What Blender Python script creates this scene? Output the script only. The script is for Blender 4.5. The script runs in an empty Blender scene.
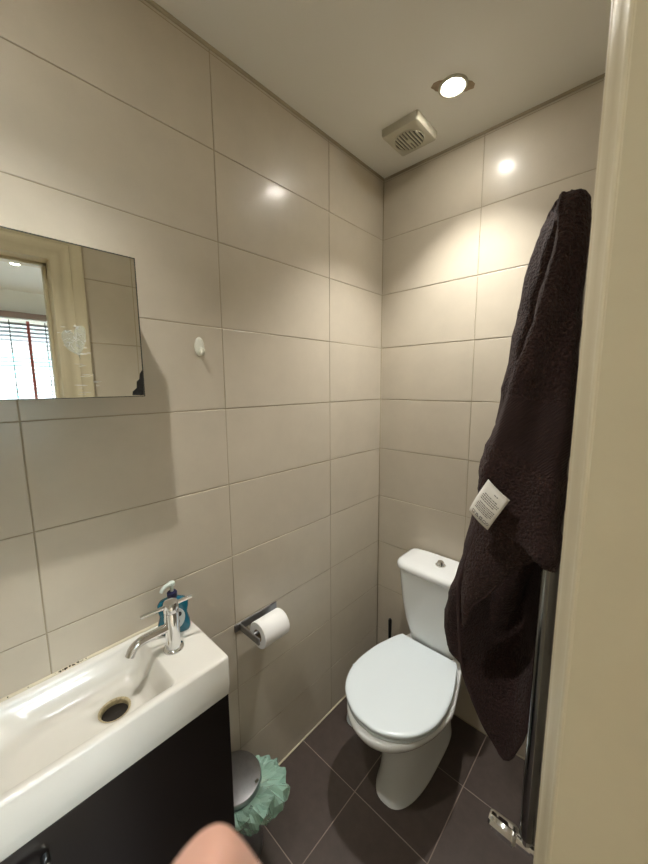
import bpy, bmesh, math, random
from mathutils import Vector, Matrix
random.seed(7)
S = bpy.context.scene
C = S.collection
PI = math.pi
V = Vector

# ------------------------------------------------------------------ materials
def srgb(r, g, b):
    f = lambda c: (c/255/12.92) if c/255 <= .04045 else ((c/255+.055)/1.055)**2.4
    return (f(r), f(g), f(b), 1)

def mat(name, col, rough=.5, metal=0, bump=0, scale=50, var=0, vscale=8, coat=0, trans=0, ior=1.45, emis=None, estr=0, spec=None, detail=4, sheen=0, sss=0):
    m = bpy.data.materials.new(name); m.use_nodes = True
    nt = m.node_tree; b = nt.nodes['Principled BSDF']
    b.inputs['Base Color'].default_value = col
    b.inputs['Roughness'].default_value = rough
    b.inputs['Metallic'].default_value = metal
    b.inputs['Coat Weight'].default_value = coat
    b.inputs['Coat Roughness'].default_value = .08
    b.inputs['Transmission Weight'].default_value = trans
    b.inputs['IOR'].default_value = ior
    b.inputs['Sheen Weight'].default_value = sheen
    if sss:
        b.inputs['Subsurface Weight'].default_value = sss
        b.inputs['Subsurface Radius'].default_value = (.01, .004, .002)
        b.inputs['Subsurface Scale'].default_value = .5
    if spec is not None: b.inputs['Specular IOR Level'].default_value = spec
    if emis:
        b.inputs['Emission Color'].default_value = emis
        b.inputs['Emission Strength'].default_value = estr
    tc = nt.nodes.new('ShaderNodeTexCoord')
    if var:
        n = nt.nodes.new('ShaderNodeTexNoise'); n.inputs['Scale'].default_value = vscale
        n.inputs['Detail'].default_value = 6; n.inputs['Roughness'].default_value = .65
        nt.links.new(tc.outputs['Object'], n.inputs['Vector'])
        r = nt.nodes.new('ShaderNodeMapRange')
        r.inputs['From Min'].default_value = .3; r.inputs['From Max'].default_value = .7
        r.inputs['To Min'].default_value = 1-var; r.inputs['To Max'].default_value = 1+var
        nt.links.new(n.outputs['Fac'], r.inputs['Value'])
        h = nt.nodes.new('ShaderNodeHueSaturation'); h.inputs['Color'].default_value = col
        nt.links.new(r.outputs['Result'], h.inputs['Value'])
        nt.links.new(h.outputs['Color'], b.inputs['Base Color'])
    if bump:
        n2 = nt.nodes.new('ShaderNodeTexNoise'); n2.inputs['Scale'].default_value = scale
        n2.inputs['Detail'].default_value = detail
        nt.links.new(tc.outputs['Object'], n2.inputs['Vector'])
        bp = nt.nodes.new('ShaderNodeBump'); bp.inputs['Strength'].default_value = bump
        bp.inputs['Distance'].default_value = .002
        nt.links.new(n2.outputs['Fac'], bp.inputs['Height'])
        nt.links.new(bp.outputs['Normal'], b.inputs['Normal'])
    return m

M = {}
M['tile'] = mat('wall tile', srgb(194, 185, 168), .36, var=.055, vscale=5, bump=.05, scale=30, detail=3, coat=.3)
M['grout'] = mat('wall grout', srgb(166, 156, 134), .85, bump=.3, scale=400)
M['floor_tile'] = mat('floor tile', srgb(77, 67, 62), .38, var=.13, vscale=26, bump=.12, scale=160)
M['tile'].node_tree.nodes['Principled BSDF'].inputs['Coat Roughness'].default_value = .17
M['floor_grout'] = mat('floor grout', srgb(150, 135, 125), .8)
M['ceiling'] = mat('ceiling paint', srgb(226, 224, 215), .7, bump=.05, scale=60)
M['silicone'] = mat('silicone', srgb(205, 196, 172), .5)
M['ceramic'] = mat('white ceramic', srgb(236, 239, 238), .12, coat=.5)
M['basin'] = mat('basin ceramic', srgb(216, 214, 206), .17, coat=.2, var=.015, vscale=14)
M['plastic'] = mat('white plastic', srgb(228, 238, 242), .2)
M['chrome'] = mat('chrome', (.78, .79, .8, 1), .07, 1)
M['chrome_dark'] = mat('rail chrome', (.22, .22, .22, 1), .18, 1)
M['steel'] = mat('brushed steel', (.30, .30, .31, 1), .34, 1, var=.12, vscale=30)
M['black'] = mat('black plastic', srgb(18, 17, 17), .35)
M['vanity'] = mat('dark vanity', srgb(17, 12, 11), .3, var=.1, vscale=20)
M['frame_paint'] = mat('cream gloss paint', srgb(208, 198, 170), .42, bump=.35, scale=35, var=.03, vscale=12)
M['towel'] = mat('terry', srgb(57, 38, 36), .95, bump=1.0, scale=190, var=.5, vscale=210, sheen=.05, detail=3)
for n_ in M['towel'].node_tree.nodes:
    if n_.type == 'BUMP': n_.inputs['Distance'].default_value = .012
M['towel_band'] = mat('woven band', srgb(50, 33, 32), .85, sheen=.04)
M['towel_hem'] = mat('towel hem', srgb(62, 46, 46), .9)
M['tag'] = mat('care tag', srgb(238, 236, 230), .5)
M['ink'] = mat('ink', srgb(110, 108, 106), .7)
M['paper'] = mat('toilet paper', srgb(238, 238, 236), .95, bump=.25, scale=300)
M['card'] = mat('cardboard', srgb(150, 132, 108), .9)
M['dark_hole'] = mat('drain dark', srgb(30, 24, 18), .5, var=.3, vscale=100)
M['stain'] = mat('limescale', srgb(176, 162, 128), .5, var=.35, vscale=160)
M['mould'] = mat('mould', srgb(50, 42, 26), .9)
M['skin'] = mat('skin', srgb(206, 160, 142), .5, var=.04, vscale=60, sss=.15)
M['nail'] = mat('nail', srgb(226, 196, 150), .3)
M['navy'] = mat('navy collar', srgb(20, 24, 62), .35)
M['label_white'] = mat('label paper', srgb(200, 206, 206), .4)
M['pump'] = mat('pump plastic', srgb(226, 236, 230), .3, trans=.3)
M['soap'] = mat('teal soap bottle', srgb(16, 112, 138), .12, trans=.35, coat=.3)
M['bag'] = mat('green bin liner', srgb(150, 205, 180), .22, trans=.2, bump=.3, scale=60)
M['hook'] = mat('hook plastic', srgb(226, 226, 212), .3)
M['fan_dark'] = mat('fan opening', srgb(36, 33, 27), .8)
M['fan'] = mat('fan plastic', srgb(186, 182, 164), .4)
M['patch'] = mat('filler', srgb(166, 150, 128), .9, bump=.6, scale=120, var=.12, vscale=60)
M['mirror'] = mat('mirror glass', (.85, .86, .81, 1), .008, 1)
M['mirror_edge'] = mat('mirror edge', srgb(70, 72, 66), .3, .5)
M['flake'] = mat('flaked mirror silver', srgb(34, 34, 34), .4, .3, var=.5, vscale=200)
M['white_wall'] = mat('white wall', srgb(226, 226, 220), .8)
M['carpet'] = mat('pale floorboards', srgb(170, 150, 125), .6, var=.1, vscale=6)
M['blind'] = mat('blind slat', srgb(160, 166, 174), .5)
M['tape'] = mat('blind tape', srgb(150, 84, 78), .8)
M['wood_brown'] = mat('brown wood', srgb(134, 116, 108), .5)
M['upvc'] = mat('window frame', srgb(236, 236, 232), .35)
M['outside'] = mat('outside render', srgb(90, 170, 176), .8)
M['shade_white'] = mat('lamp lens', (1, .95, .85, 1), .3, emis=(1, .95, .86, 1), estr=180)
M['door'] = mat('satin door', srgb(214, 206, 184), .4)

def glass_mix(name, tint, rough, w):
    m = bpy.data.materials.new(name); m.use_nodes = True; nt = m.node_tree; nt.nodes.clear()
    o = nt.nodes.new('ShaderNodeOutputMaterial'); mx = nt.nodes.new('ShaderNodeMixShader')
    t = nt.nodes.new('ShaderNodeBsdfTransparent'); g = nt.nodes.new('ShaderNodeBsdfPrincipled')
    t.inputs['Color'].default_value = (.97, .99, .98, 1)
    g.inputs['Base Color'].default_value = tint; g.inputs['Roughness'].default_value = rough
    mx.inputs[0].default_value = w
    nt.links.new(t.outputs[0], mx.inputs[1]); nt.links.new(g.outputs[0], mx.inputs[2]); nt.links.new(mx.outputs[0], o.inputs[0])
    return m
M['glass'] = glass_mix('window glass', (.9, .95, .95, 1), .02, .08)
M['residue'] = glass_mix('sticker residue', (.7, .7, .66, 1), .5, .16)
M['residue_line'] = glass_mix('glue streak', (.9, .9, .88, 1), .4, .6)
M['bag'] = glass_mix('green bin liner', srgb(190, 228, 212), .2, .42)

# ribs on the towel's woven band
def ribs(m, scale):
    nt = m.node_tree; b = nt.nodes['Principled BSDF']
    tc = nt.nodes.new('ShaderNodeTexCoord'); w = nt.nodes.new('ShaderNodeTexWave')
    mp = nt.nodes.new('ShaderNodeMapping'); mp.inputs['Rotation'].default_value = (0, .75, 0)
    w.inputs['Scale'].default_value = scale; w.bands_direction = 'Z'; w.inputs['Distortion'].default_value = .6
    bp = nt.nodes.new('ShaderNodeBump'); bp.inputs['Strength'].default_value = .6; bp.inputs['Distance'].default_value = .0015
    nt.links.new(tc.outputs['Object'], mp.inputs['Vector']); nt.links.new(mp.outputs[0], w.inputs['Vector'])
    nt.links.new(w.outputs['Fac'], bp.inputs['Height']); nt.links.new(bp.outputs['Normal'], b.inputs['Normal'])
ribs(M['towel_band'], 75)

# ------------------------------------------------------------------ helpers
def obj(name, bm, m, parent=None, smooth=False, angle=None):
    me = bpy.data.meshes.new(name)
    bmesh.ops.recalc_face_normals(bm, faces=bm.faces[:])
    bm.to_mesh(me); bm.free()
    o = bpy.data.objects.new(name, me); C.objects.link(o)
    for k in (m if isinstance(m, (list, tuple)) else [m]): me.materials.append(k)
    if smooth:
        for p in me.polygons: p.use_smooth = True
        if angle:
            try: me.set_sharp_from_angle(angle=math.radians(angle))
            except Exception: pass
    if parent:
        o.parent = parent
        o.matrix_parent_inverse = Matrix.Translation(-parent.location) if True else Matrix()
    return o

def thing(name, label, cat, loc, group=None):
    o = bpy.data.objects.new(name, None); C.objects.link(o); o.location = loc
    o.empty_display_size = .05
    o['label'] = label; o['category'] = cat
    if group: o['group'] = group
    return o

def tag(o, label, cat, group=None):
    o['label'] = label; o['category'] = cat
    if group: o['group'] = group
    return o

def struct(o, label=None):
    o['kind'] = 'structure'
    if label: o['label'] = label
    return o

def box(bm, x0, x1, y0, y1, z0, z1, bev=0, seg=2, mi=0):
    vs = [bm.verts.new((x, y, z)) for x in (x0, x1) for y in (y0, y1) for z in (z0, z1)]
    F = [(0, 1, 3, 2), (4, 6, 7, 5), (0, 4, 5, 1), (2, 3, 7, 6), (0, 2, 6, 4), (1, 5, 7, 3)]
    fs = [bm.faces.new([vs[i] for i in f]) for f in F]
    for f in fs: f.material_index = mi
    if bev:
        es = list({e for f in fs for e in f.edges})
        bmesh.ops.recalc_face_normals(bm, faces=fs)
        r = bmesh.ops.bevel(bm, geom=es, offset=bev, segments=seg, affect='EDGES', profile=.5)
        for f in r['faces']: f.material_index = mi
    return vs

def loft(bm, rings, cap0=True, cap1=True, mi=0, closed=True):
    R = [[bm.verts.new(p) for p in r] for r in rings]
    n = len(R[0])
    for a, b in zip(R, R[1:]):
        for i in range(n if closed else n-1):
            j = (i+1) % n
            f = bm.faces.new((a[i], a[j], b[j], b[i])); f.material_index = mi
    if cap0: bm.faces.new(R[0][::-1]).material_index = mi
    if cap1: bm.faces.new(R[-1]).material_index = mi
    return R

def frame_of(d):
    d = V(d).normalized(); a = V((0, 0, 1)) if abs(d.z) < .9 else V((0, 1, 0))
    x = d.cross(a).normalized(); return x, d.cross(x).normalized(), d

def lathe(bm, prof, org=(0, 0, 0), axis=(0, 0, 1), n=32, cap0=True, cap1=True, mi=0):
    x, y, d = frame_of(axis); o = V(org); rings = []
    for r, h in prof:
        r = max(r, 1e-5)
        rings.append([o + d*h + x*(r*math.cos(2*PI*i/n)) + y*(r*math.sin(2*PI*i/n)) for i in range(n)])
    return loft(bm, rings, cap0, cap1, mi)

def smooth_path(pts, k=6):
    P = [V(p) for p in pts]
    if len(P) < 3: return P
    out = []
    for i in range(len(P)-1):
        p0 = P[i-1] if i else P[0]*2-P[1]; p1 = P[i]; p2 = P[i+1]; p3 = P[i+2] if i+2 < len(P) else P[-1]*2-P[-2]
        for j in range(k):
            t = j/k
            out.append(.5*((2*p1)+(p2-p0)*t+(2*p0-5*p1+4*p2-p3)*t*t+(3*p1-p0-3*p2+p3)*t**3))
    out.append(P[-1]); return out

def tube(bm, pts, r, n=16, k=6, smooth=True, mi=0, flat=1.0):
    P = smooth_path(pts, k) if smooth else [V(p) for p in pts]
    R = r if callable(r) else (lambda t: r)
    rings = []; x = None
    for i, p in enumerate(P):
        d = (P[min(i+1, len(P)-1)]-P[max(i-1, 0)]).normalized()
        if x is None: x, y, _ = frame_of(d)
        x = (x - d*x.dot(d)).normalized(); y = d.cross(x)
        rr = R(i/(len(P)-1))
        rings.append([p + x*(rr*math.cos(2*PI*a/n)) + y*(rr*flat*math.sin(2*PI*a/n)) for a in range(n)])
    return loft(bm, rings, mi=mi)

def rrect(x0, x1, y0, y1, r, z, k=6):
    """rounded rectangle, r = one radius or four (x1y1, x0y1, x0y0, x1y0)"""
    rs = r if isinstance(r, (list, tuple)) else [r]*4
    cs = [(x1, y1, 0), (x0, y1, 1), (x0, y0, 2), (x1, y0, 3)]
    out = []
    for (cx, cy, q), rr in zip(cs, rs):
        ox = cx - rr*(1 if cx == x1 else -1); oy = cy - rr*(1 if cy == y1 else -1)
        for i in range(k+1):
            a = q*PI/2 + PI/2*i/k
            out.append((ox+rr*math.cos(a), oy+rr*math.sin(a), z))
    return out

def N():
    return bmesh.new()

# ------------------------------------------------------------------ tiled surfaces
def rect_minus(r, h):
    u0, u1, v0, v1 = r; a0, a1, b0, b1 = h
    if a0 >= u1 or a1 <= u0 or b0 >= v1 or b1 <= v0: return [r]
    out = []
    if a0 > u0: out.append((u0, a0, v0, v1))
    if a1 < u1: out.append((a1, u1, v0, v1))
    m0, m1 = max(u0, a0), min(u1, a1)
    if b0 > v0: out.append((m0, m1, v0, b0))
    if b1 < v1: out.append((m0, m1, b1, v1))
    return out

def tiled(name, O, U, Vv, Nn, ur, vr, u0, v0, tw, th, mt, mg, hole=None, thick=.11, gap=.0030, lip=.0009):
    """tiles laid on a grouted backing; U, Vv in the plane, Nn into the room"""
    O, U, Vv, Nn = V(O), V(U), V(Vv), V(Nn); bm = N()
    def P(u, v, n): return O+U*u+Vv*v+Nn*n
    # backing
    for (a, b, c_, d) in (rect_minus((ur[0], ur[1], vr[0], vr[1]), hole) if hole else [(ur[0], ur[1], vr[0], vr[1])]):
        q = [bm.verts.new(P(u, v, n)) for n in (-thick, -.0016) for u, v in ((a, c_), (b, c_), (b, d), (a, d))]
        for f in ((0, 1, 2, 3), (4, 5, 6, 7), (0, 1, 5, 4), (1, 2, 6, 5), (2, 3, 7, 6), (3, 0, 4, 7)):
            bm.faces.new([q[i] for i in f]).material_index = 1
    rnd = random.Random(11)
    i0 = math.floor((ur[0]-u0)/tw); i1 = math.ceil((ur[1]-u0)/tw)
    j0 = math.floor((vr[0]-v0)/th); j1 = math.ceil((vr[1]-v0)/th)
    for i in range(i0, i1):
        for j in range(j0, j1):
            a = max(u0+i*tw, ur[0]); b = min(u0+(i+1)*tw, ur[1]); c_ = max(v0+j*th, vr[0]); d = min(v0+(j+1)*th, vr[1])
            if b-a < .008 or d-c_ < .008: continue
            t0, tu, tv = rnd.uniform(-lip, lip)*.4, rnd.uniform(-lip, lip), rnd.uniform(-lip, lip)
            for (e, f_, g, h) in (rect_minus((a, b, c_, d), hole) if hole else [(a, b, c_, d)]):
                w = gap/2; bv = .0012
                r0 = [(e+w, g+w), (f_-w, g+w), (f_-w, h-w), (e+w, h-w)]
                r1 = [(e+w+bv, g+w+bv), (f_-w-bv, g+w+bv), (f_-w-bv, h-w-bv), (e+w+bv, h-w-bv)]
                if f_-e < .008 or h-g < .008: continue
                def off(u, v): return t0+tu*((u-a)/(b-a)-.5)+tv*((v-c_)/(d-c_)-.5)
                A = [bm.verts.new(P(u, v, -.002)) for u, v in r0]
                B = [bm.verts.new(P(u, v, off(u, v)-.0006)) for u, v in r0]
                D = [bm.verts.new(P(u, v, off(u, v))) for u, v in r1]
                for k in range(4):
                    l = (k+1) % 4
                    bm.faces.new((A[k], A[l], B[l], B[k])); bm.faces.new((B[k], B[l], D[l], D[k]))
                bm.faces.new(D)
    return struct(obj(name, bm, [mt, mg]))

H = 2.493; W = .96; YF = -2.05
tiled('wall_left', (0, 0, 0), (0, 1, 0), (0, 0, 1), (1, 0, 0), (YF, 0), (0, H), -.381, .23, .4985, .25, M['tile'], M['grout'])
tiled('wall_back', (0, 0, 0), (1, 0, 0), (0, 0, 1), (0, -1, 0), (0, W), (0, H), .4486, .23, .50, .25, M['tile'], M['grout'])
tiled('wall_right', (W, 0, 0), (0, 1, 0), (0, 0, 1), (-1, 0, 0), (YF, 0), (0, H), -.385, .23, .50, .25, M['tile'], M['grout'], hole=(-1.90, -1.168, -.01, 2.03), thick=.12)
tiled('wall_front', (0, YF, 0), (1, 0, 0), (0, 0, 1), (0, 1, 0), (0, W), (0, H), .4486, .23, .50, .25, M['tile'], M['grout'])
tiled('floor', (0, 0, 0), (1, 0, 0), (0, 1, 0), (0, 0, 1), (0, W), (YF, 0), .29, -.27, .30, .30, M['floor_tile'], M['floor_grout'], gap=.0035, thick=.1, lip=.0006)
LX, L1Y, L2Y = .444, -.282, -1.43
# ceiling: slab with two round cut-outs for the recessed lamps
def ceiling_slab():
    bm = N(); n = 32
    # build as strips: use boolean-free approach, square cells around each hole
    def cell(cx, cy, s, r):
        ring = [bm.verts.new((cx+r*math.cos(2*PI*i/n), cy+r*math.sin(2*PI*i/n), H)) for i in range(n)]
        up = [bm.verts.new((cx+r*math.cos(2*PI*i/n), cy+r*math.sin(2*PI*i/n), H+.06)) for i in range(n)]
        sq = []
        for i in range(n):
            a = 2*PI*i/n; c_, s_ = math.cos(a), math.sin(a); m = max(abs(c_), abs(s_)); sq.append(bm.verts.new((cx+s*c_/m, cy+s*s_/m, H)))
        for i in range(n):
            j = (i+1) % n
            bm.faces.new((ring[i], ring[j], sq[j], sq[i])); bm.faces.new((ring[i], ring[j], up[j], up[i]))
    s = .15
    for y in (L1Y, L2Y): cell(LX, y, s, .036)
    def q(x0, x1, y0, y1): bm.faces.new([bm.verts.new(p) for p in ((x0, y0, H), (x1, y0, H), (x1, y1, H), (x0, y1, H))])
    q(0, LX-s, YF, 0); q(LX+s, W, YF, 0)
    q(LX-s, LX+s, L1Y+s, 0); q(LX-s, LX+s, L2Y+s, L1Y-s); q(LX-s, LX+s, YF, L2Y-s)
    box(bm, 0, W, YF, 0, H+.06, H+.12)
    return struct(obj('ceiling', bm, M['ceiling']))
ceiling_slab()

# sealant beads and thin strips where planes meet
def bead(name, pts, r, m):
    bm = N(); tube(bm, pts, r, 8, smooth=False); return struct(obj(name, bm, m, smooth=True))
bead('trim_1', [(.001, YF, .001), (.001, -.001, .001)], .0042, M['silicone'])
bead('trim_2', [(.001, -.001, .001), (W-.001, -.001, .001)], .003, M['grout'])
bead('trim_3', [(.001, YF, H), (.001, -.001, H)], .007, M['grout'])
bead('trim_4', [(.001, -.001, H), (W-.001, -.001, H)], .007, M['grout'])
bead('trim_5', [(.0005, -.0005, 0), (.0005, -.0005, H)], .0028, M['grout'])

# ------------------------------------------------------------------ doorway
# lining of the opening (yj = face of the jamb) and moulded architrave on the bathroom side
YJ, YK, ZH = -1.170, -1.898, 2.025
bm = N()
box(bm, W-.003, W+.15, YJ+.0, YJ+.028, 0, ZH+.022, .001, 1)
box(bm, W-.003, W+.15, YK-.028, YK, 0, ZH+.022, .001, 1)
box(bm, W-.003, W+.15, YK, YJ, ZH, ZH+.022, .001, 1)
# door stops
box(bm, W+.06, W+.09, YJ-.012, YJ, 0, ZH, .002, 1); box(bm, W+.06, W+.09, YK, YK+.012, 0, ZH, .002, 1)
box(bm, W+.06, W+.09, YK, YJ, ZH-.012, ZH, .002, 1)
fr = struct(obj('door_1', bm, M['frame_paint']), 'cream painted door lining of the doorway in the foreground')
# architrave: profile (s = distance from the opening edge, d = how far it stands off the wall), mitred path
prof = [(s_, d_*.84) for s_, d_ in [(0, 0), (0, .004), (.002, .0065), (.012, .008), (.022, .010), (.030, .0145), (.036, .019), (.043, .0215), (.050, .0225), (.056, .0205), (.060, .0205), (.064, .0255), (.072, .0275), (.085, .0285), (.094, .0285), (.099, .027), (.102, .022), (.102, 0)]]
def architrave(sgn, x):
    bm = N(); k = (YJ+.0005, YK-.0005)
    rings = [[(x-sgn*d, k[0]+s, 0) for s, d in prof], [(x-sgn*d, k[0]+s, ZH+s) for s, d in prof],
             [(x-sgn*d, k[1]-s, ZH+s) for s, d in prof], [(x-sgn*d, k[1]-s, 0) for s, d in prof]]
    # subdivide the long runs so brush ripples follow the paint bump
    loft(bm, rings)
    return bm
struct(obj('trim_6', architrave(1, W), M['frame_paint'], smooth=True, angle=40), 'cream moulded door architrave at the right edge')
struct(obj('trim_7', architrave(-1, W+.12), M['frame_paint'], smooth=True, angle=40), 'cream moulded architrave on the far side of the doorway')

# ------------------------------------------------------------------ room beyond the doorway (seen in the mirror)
RX0, RX1, RY0, RY1, RZ = W+.122, 3.72, -3.2, .9, 2.45
def slab(name, *a, m=M['white_wall'], label=None):
    bm = N(); box(bm, *a); return struct(obj(name, bm, m), label)
slab('floor_2', W-.0, RX1, RY0, RY1, -.06, -.001, m=M['carpet'])
slab('ceiling_2', RX0, RX1, RY0, RY1, RZ, RZ+.1)
slab('wall_north', RX0, RX1, RY1, RY1+.1, 0, RZ); slab('wall_south', RX0, RX1, RY0-.1, RY0, 0, RZ)
bm = N()
box(bm, RX0-.012, RX0, RY0, YK-.10, 0, RZ); box(bm, RX0-.012, RX0, YJ+.10, RY1, 0, RZ); box(bm, RX0-.012, RX0, YK-.10, YJ+.10, ZH+.10, RZ)
struct(obj('wall_west', bm, M['white_wall']))
WY0, WY1, WZ0, WZ1 = -2.0, .10, .95, 2.20
bm = N()
box(bm, RX1, RX1+.15, RY0, WY0, 0, RZ); box(bm, RX1, RX1+.15, WY1, RY1, 0, RZ)
box(bm, RX1, RX1+.15, WY0, WY1, 0, WZ0); box(bm, RX1, RX1+.15, WY0, WY1, WZ1, RZ)
struct(obj('wall_east', bm, M['white_wall']))
bm = N()
for y in (WY0, WY0+.66, -.66, WY1-.05):
    box(bm, RX1+.06, RX1+.11, y, y+.05, WZ0, WZ1, .004, 1)
for z in (WZ0, 1.56, WZ1-.05): box(bm, RX1+.06, RX1+.11, WY0, WY1, z, z+.05, .004, 1)
win = struct(obj('window_1', bm, M['upvc']), 'white framed window seen in the mirror')
bm = N(); box(bm, RX1+.08, RX1+.086, WY0, WY1, WZ0, WZ1); obj('pane', bm, M['glass'], win)
bl = thing('venetian_blind', 'white slatted venetian blind with brown tapes, reflected in the mirror', 'blind', (RX1-.03, (WY0+WY1)/2, WZ1))
bm = N()
z = WZ1-.06
while z > WZ0:
    vs = box(bm, RX1-.056, RX1-.020, WY0-.03, WY1+.03, z-.0015, z+.0015)
    bmesh.ops.rotate(bm, verts=vs, cent=(RX1-.038, 0, z), matrix=Matrix.Rotation(math.radians(-40), 3, 'Y'))
    z -= .037
obj('slats', bm, M['blind'], bl)
bm = N(); box(bm, RX1-.075, RX1-.005, WY0-.05, WY1+.05, WZ1-.012, WZ1+.045, .003, 1); obj('headrail', bm, M['wood_brown'], bl)
for y in (-1.75, -1.33, -.90, -.48, -.06):
    bm = N(); box(bm, RX1-.068, RX1-.065, y-.012, y+.012, WZ0, WZ1-.03); obj('tape', bm, M['tape'], bl)
for y in (-1.60, -1.45, -1.18, -1.035, -.77, -.62, -.34, -.20):
    bm = N(); box(bm, RX1-.066, RX1-.063, y-.004, y+.004, WZ0, WZ1-.03); obj('cord', bm, M['mirror_edge'], bl)
bm = N(); box(bm, 6.2, 9.0, -3.0, 1.2, 0, 1.98); box(bm, 6.1, 9.1, -3.1, 1.3, 1.98, 2.06)
for y in (-2.4, -1.4, -.4):
    box(bm, 6.17, 6.2, y, y+.6, 1.2, 1.8, mi=1)
tag(obj('building', bm, [M['outside'], M['upvc']]), 'blurred blue-green building outside the window, seen through the blind in the mirror', 'building')
bm = N(); box(bm, RX1+.1, 14, -9, 7, -.3, -.12); struct(obj('trim_8', bm, M['grout']), 'paved ground outside the window')

# ------------------------------------------------------------------ recessed ceiling lamps
def downlight(x, y, zc, label, lit=True, patch=True):
    t = thing('ceiling_light', label, 'light', (x, y, zc), 'recessed ceiling lights')
    bm = N()
    lathe(bm, [(.0455, 0), (.0445, -.003), (.040, -.005), (.034, -.004), (.0325, .002), (.031, .012), (.035, .012), (.0355, 0)], (x, y, zc), n=40, cap0=False, cap1=False)
    obj('bezel', bm, M['chrome'] if not lit else M['fan'], t, True)
    bm = N(); lathe(bm, [(.031, .006), (.027, -.002), (.019, -.007), (.010, -.0095), (.0001, -.0105)], (x, y, zc), n=32)
    obj('lamp_lens', bm, M['shade_white'], t, True)
    if patch:
        for sx in (-1, 1):
            bm = N()
            pts = [(x+.72*sx*u_-.69*v_, y+.69*sx*u_+.72*v_) for u_, v_ in ((.036, -.022), (.052, -.020), (.066, -.010), (.069, .007), (.058, .012), (.050, .019), (.036, .020))]
            loft(bm, [[(a, b, zc+.0002) for a, b in pts], [(a, b, zc-.0012) for a, b in pts]])
            obj('filler_patch', bm, M['patch'], t)
    return t
downlight(LX, L1Y, H, 'lit round recessed ceiling light beside the extractor fan')
downlight(LX, L2Y, H, 'lit recessed ceiling light above the washbasin, out of frame', patch=False)
downlight(2.75, -1.05, RZ, 'small recessed ceiling light of the next room, seen in the mirror', patch=False)

def spot(name, x, y, z, power, ang, blend, col, r=.013):
    l = bpy.data.lights.new(name, 'SPOT'); l.energy = power; l.spot_size = math.radians(ang); l.spot_blend = blend
    l.color = col; l.shadow_soft_size = r
    o = bpy.data.objects.new(name, l); C.objects.link(o); o.location = (x, y, z); return o
WARM = (1, .968, .915)
spot('downlight_beam', LX, L1Y, H-.02, 64, 100, 1.0, WARM)
spot('downlight_beam', LX, L2Y, H-.02, 44, 100, 1.0, WARM)

a = bpy.data.lights.new('daylight', 'AREA'); a.shape = 'RECTANGLE'; a.size = 2.6; a.size_y = 1.6; a.energy = 3000; a.color = (.90, .94, 1)
ao = bpy.data.objects.new('daylight', a); C.objects.link(ao)
ao.location = (RX1+1.5, -.95, 3.6); ao.rotation_euler = (0, math.radians(48), 0)

# ------------------------------------------------------------------ extractor fan
fx0, fx1, fy0, fy1 = .168, .318, -.276, -.120
t = thing('extractor_fan', 'square cream ceiling extractor fan with a round slotted grille', 'fan', ((fx0+fx1)/2, (fy0+fy1)/2, H))
fcx, fcy = (fx0+fx1)/2, (fy0+fy1)/2
bm = N()
rings = [rrect(fx0, fx1, fy0, fy1, .008, H), rrect(fx0, fx1, fy0, fy1, .008, H-.018), rrect(fx0+.004, fx1-.004, fy0+.004, fy1-.004, .008, H-.026), rrect(fx0+.014, fx1-.014, fy0+.014, fy1-.014, .008, H-.030)]
loft(bm, rings)
obj('housing', bm, M['fan'], t, True, 30)
bm = N(); lathe(bm, [(.052, -.0295), (.052, -.0308), (.0001, -.0308)], (fcx, fcy, H), n=40); obj('opening', bm, M['fan_dark'], t)
bm = N()
for i in range(-4, 5):
    x = (i+.5)*.0122; L = math.sqrt(max(0, .0525**2-x*x))
    box(bm, fcx+x-.0032, fcx+x+.0032, fcy-L, fcy+L, H-.0345, H-.0305)
lathe(bm, [(.009, -.0305), (.009, -.0355), (.0001, -.036)], (fcx, fcy, H), n=20)
obj('grille', bm, M['fan'], t)
bm = N(); lathe(bm, [(.0525, -.030), (.0525, -.033), (.055, -.033), (.0565, -.030)], (fcx, fcy, H), n=40, cap0=False, cap1=False); obj('grille_ring', bm, M['fan'], t, True, 40)

# ------------------------------------------------------------------ mirror cabinet
t = thing('mirror_cabinet', 'frameless mirrored cabinet on the left wall above the washbasin', 'mirror', (0, -1.5, 1.53))
MY0, MY1, MZ0, MZ1, MX = -1.75, -1.166, 1.530, 1.833, .13
bm = N(); box(bm, .0005, MX-.006, MY0+.004, MY1-.004, MZ0+.003, MZ1-.003); obj('cabinet_body', bm, M['plastic'], t)
bm = N(); box(bm, MX-.0055, MX, MY0, MY1, MZ0, MZ1); 
for f in bm.faces:
    f.material_index = 0 if abs(f.calc_center_median().x-MX) < 1e-4 else 1
obj('mirror_door', bm, [M['mirror'], M['mirror_edge']], t)
bm = N(); e = .0022
for (y0, y1, z0, z1) in ((MY0, MY1, MZ1-e, MZ1), (MY1-e, MY1, MZ0, MZ1-e), (MY0, MY1-e, MZ0, MZ0+e*.7)):
    box(bm, MX-.0002, MX+.0004, y0, y1, z0, z1)
obj('bevelled_edge', bm, M['mirror_edge'], t)
bm = N()
pts = [(MY1-.003, MZ0+.003), (MY1-.0015, MZ0+.062), (MY1-.008, MZ0+.052), (MY1-.010, MZ0+.040), (MY1-.016, MZ0+.034), (MY1-.017, MZ0+.020), (MY1-.026, MZ0+.012), (MY1-.027, MZ0+.004)]
loft(bm, [[(MX+.0002, y, z) for y, z in pts], [(MX+.0006, y, z) for y, z in pts]]); obj('flaked_corner', bm, M['flake'], t)
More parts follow.
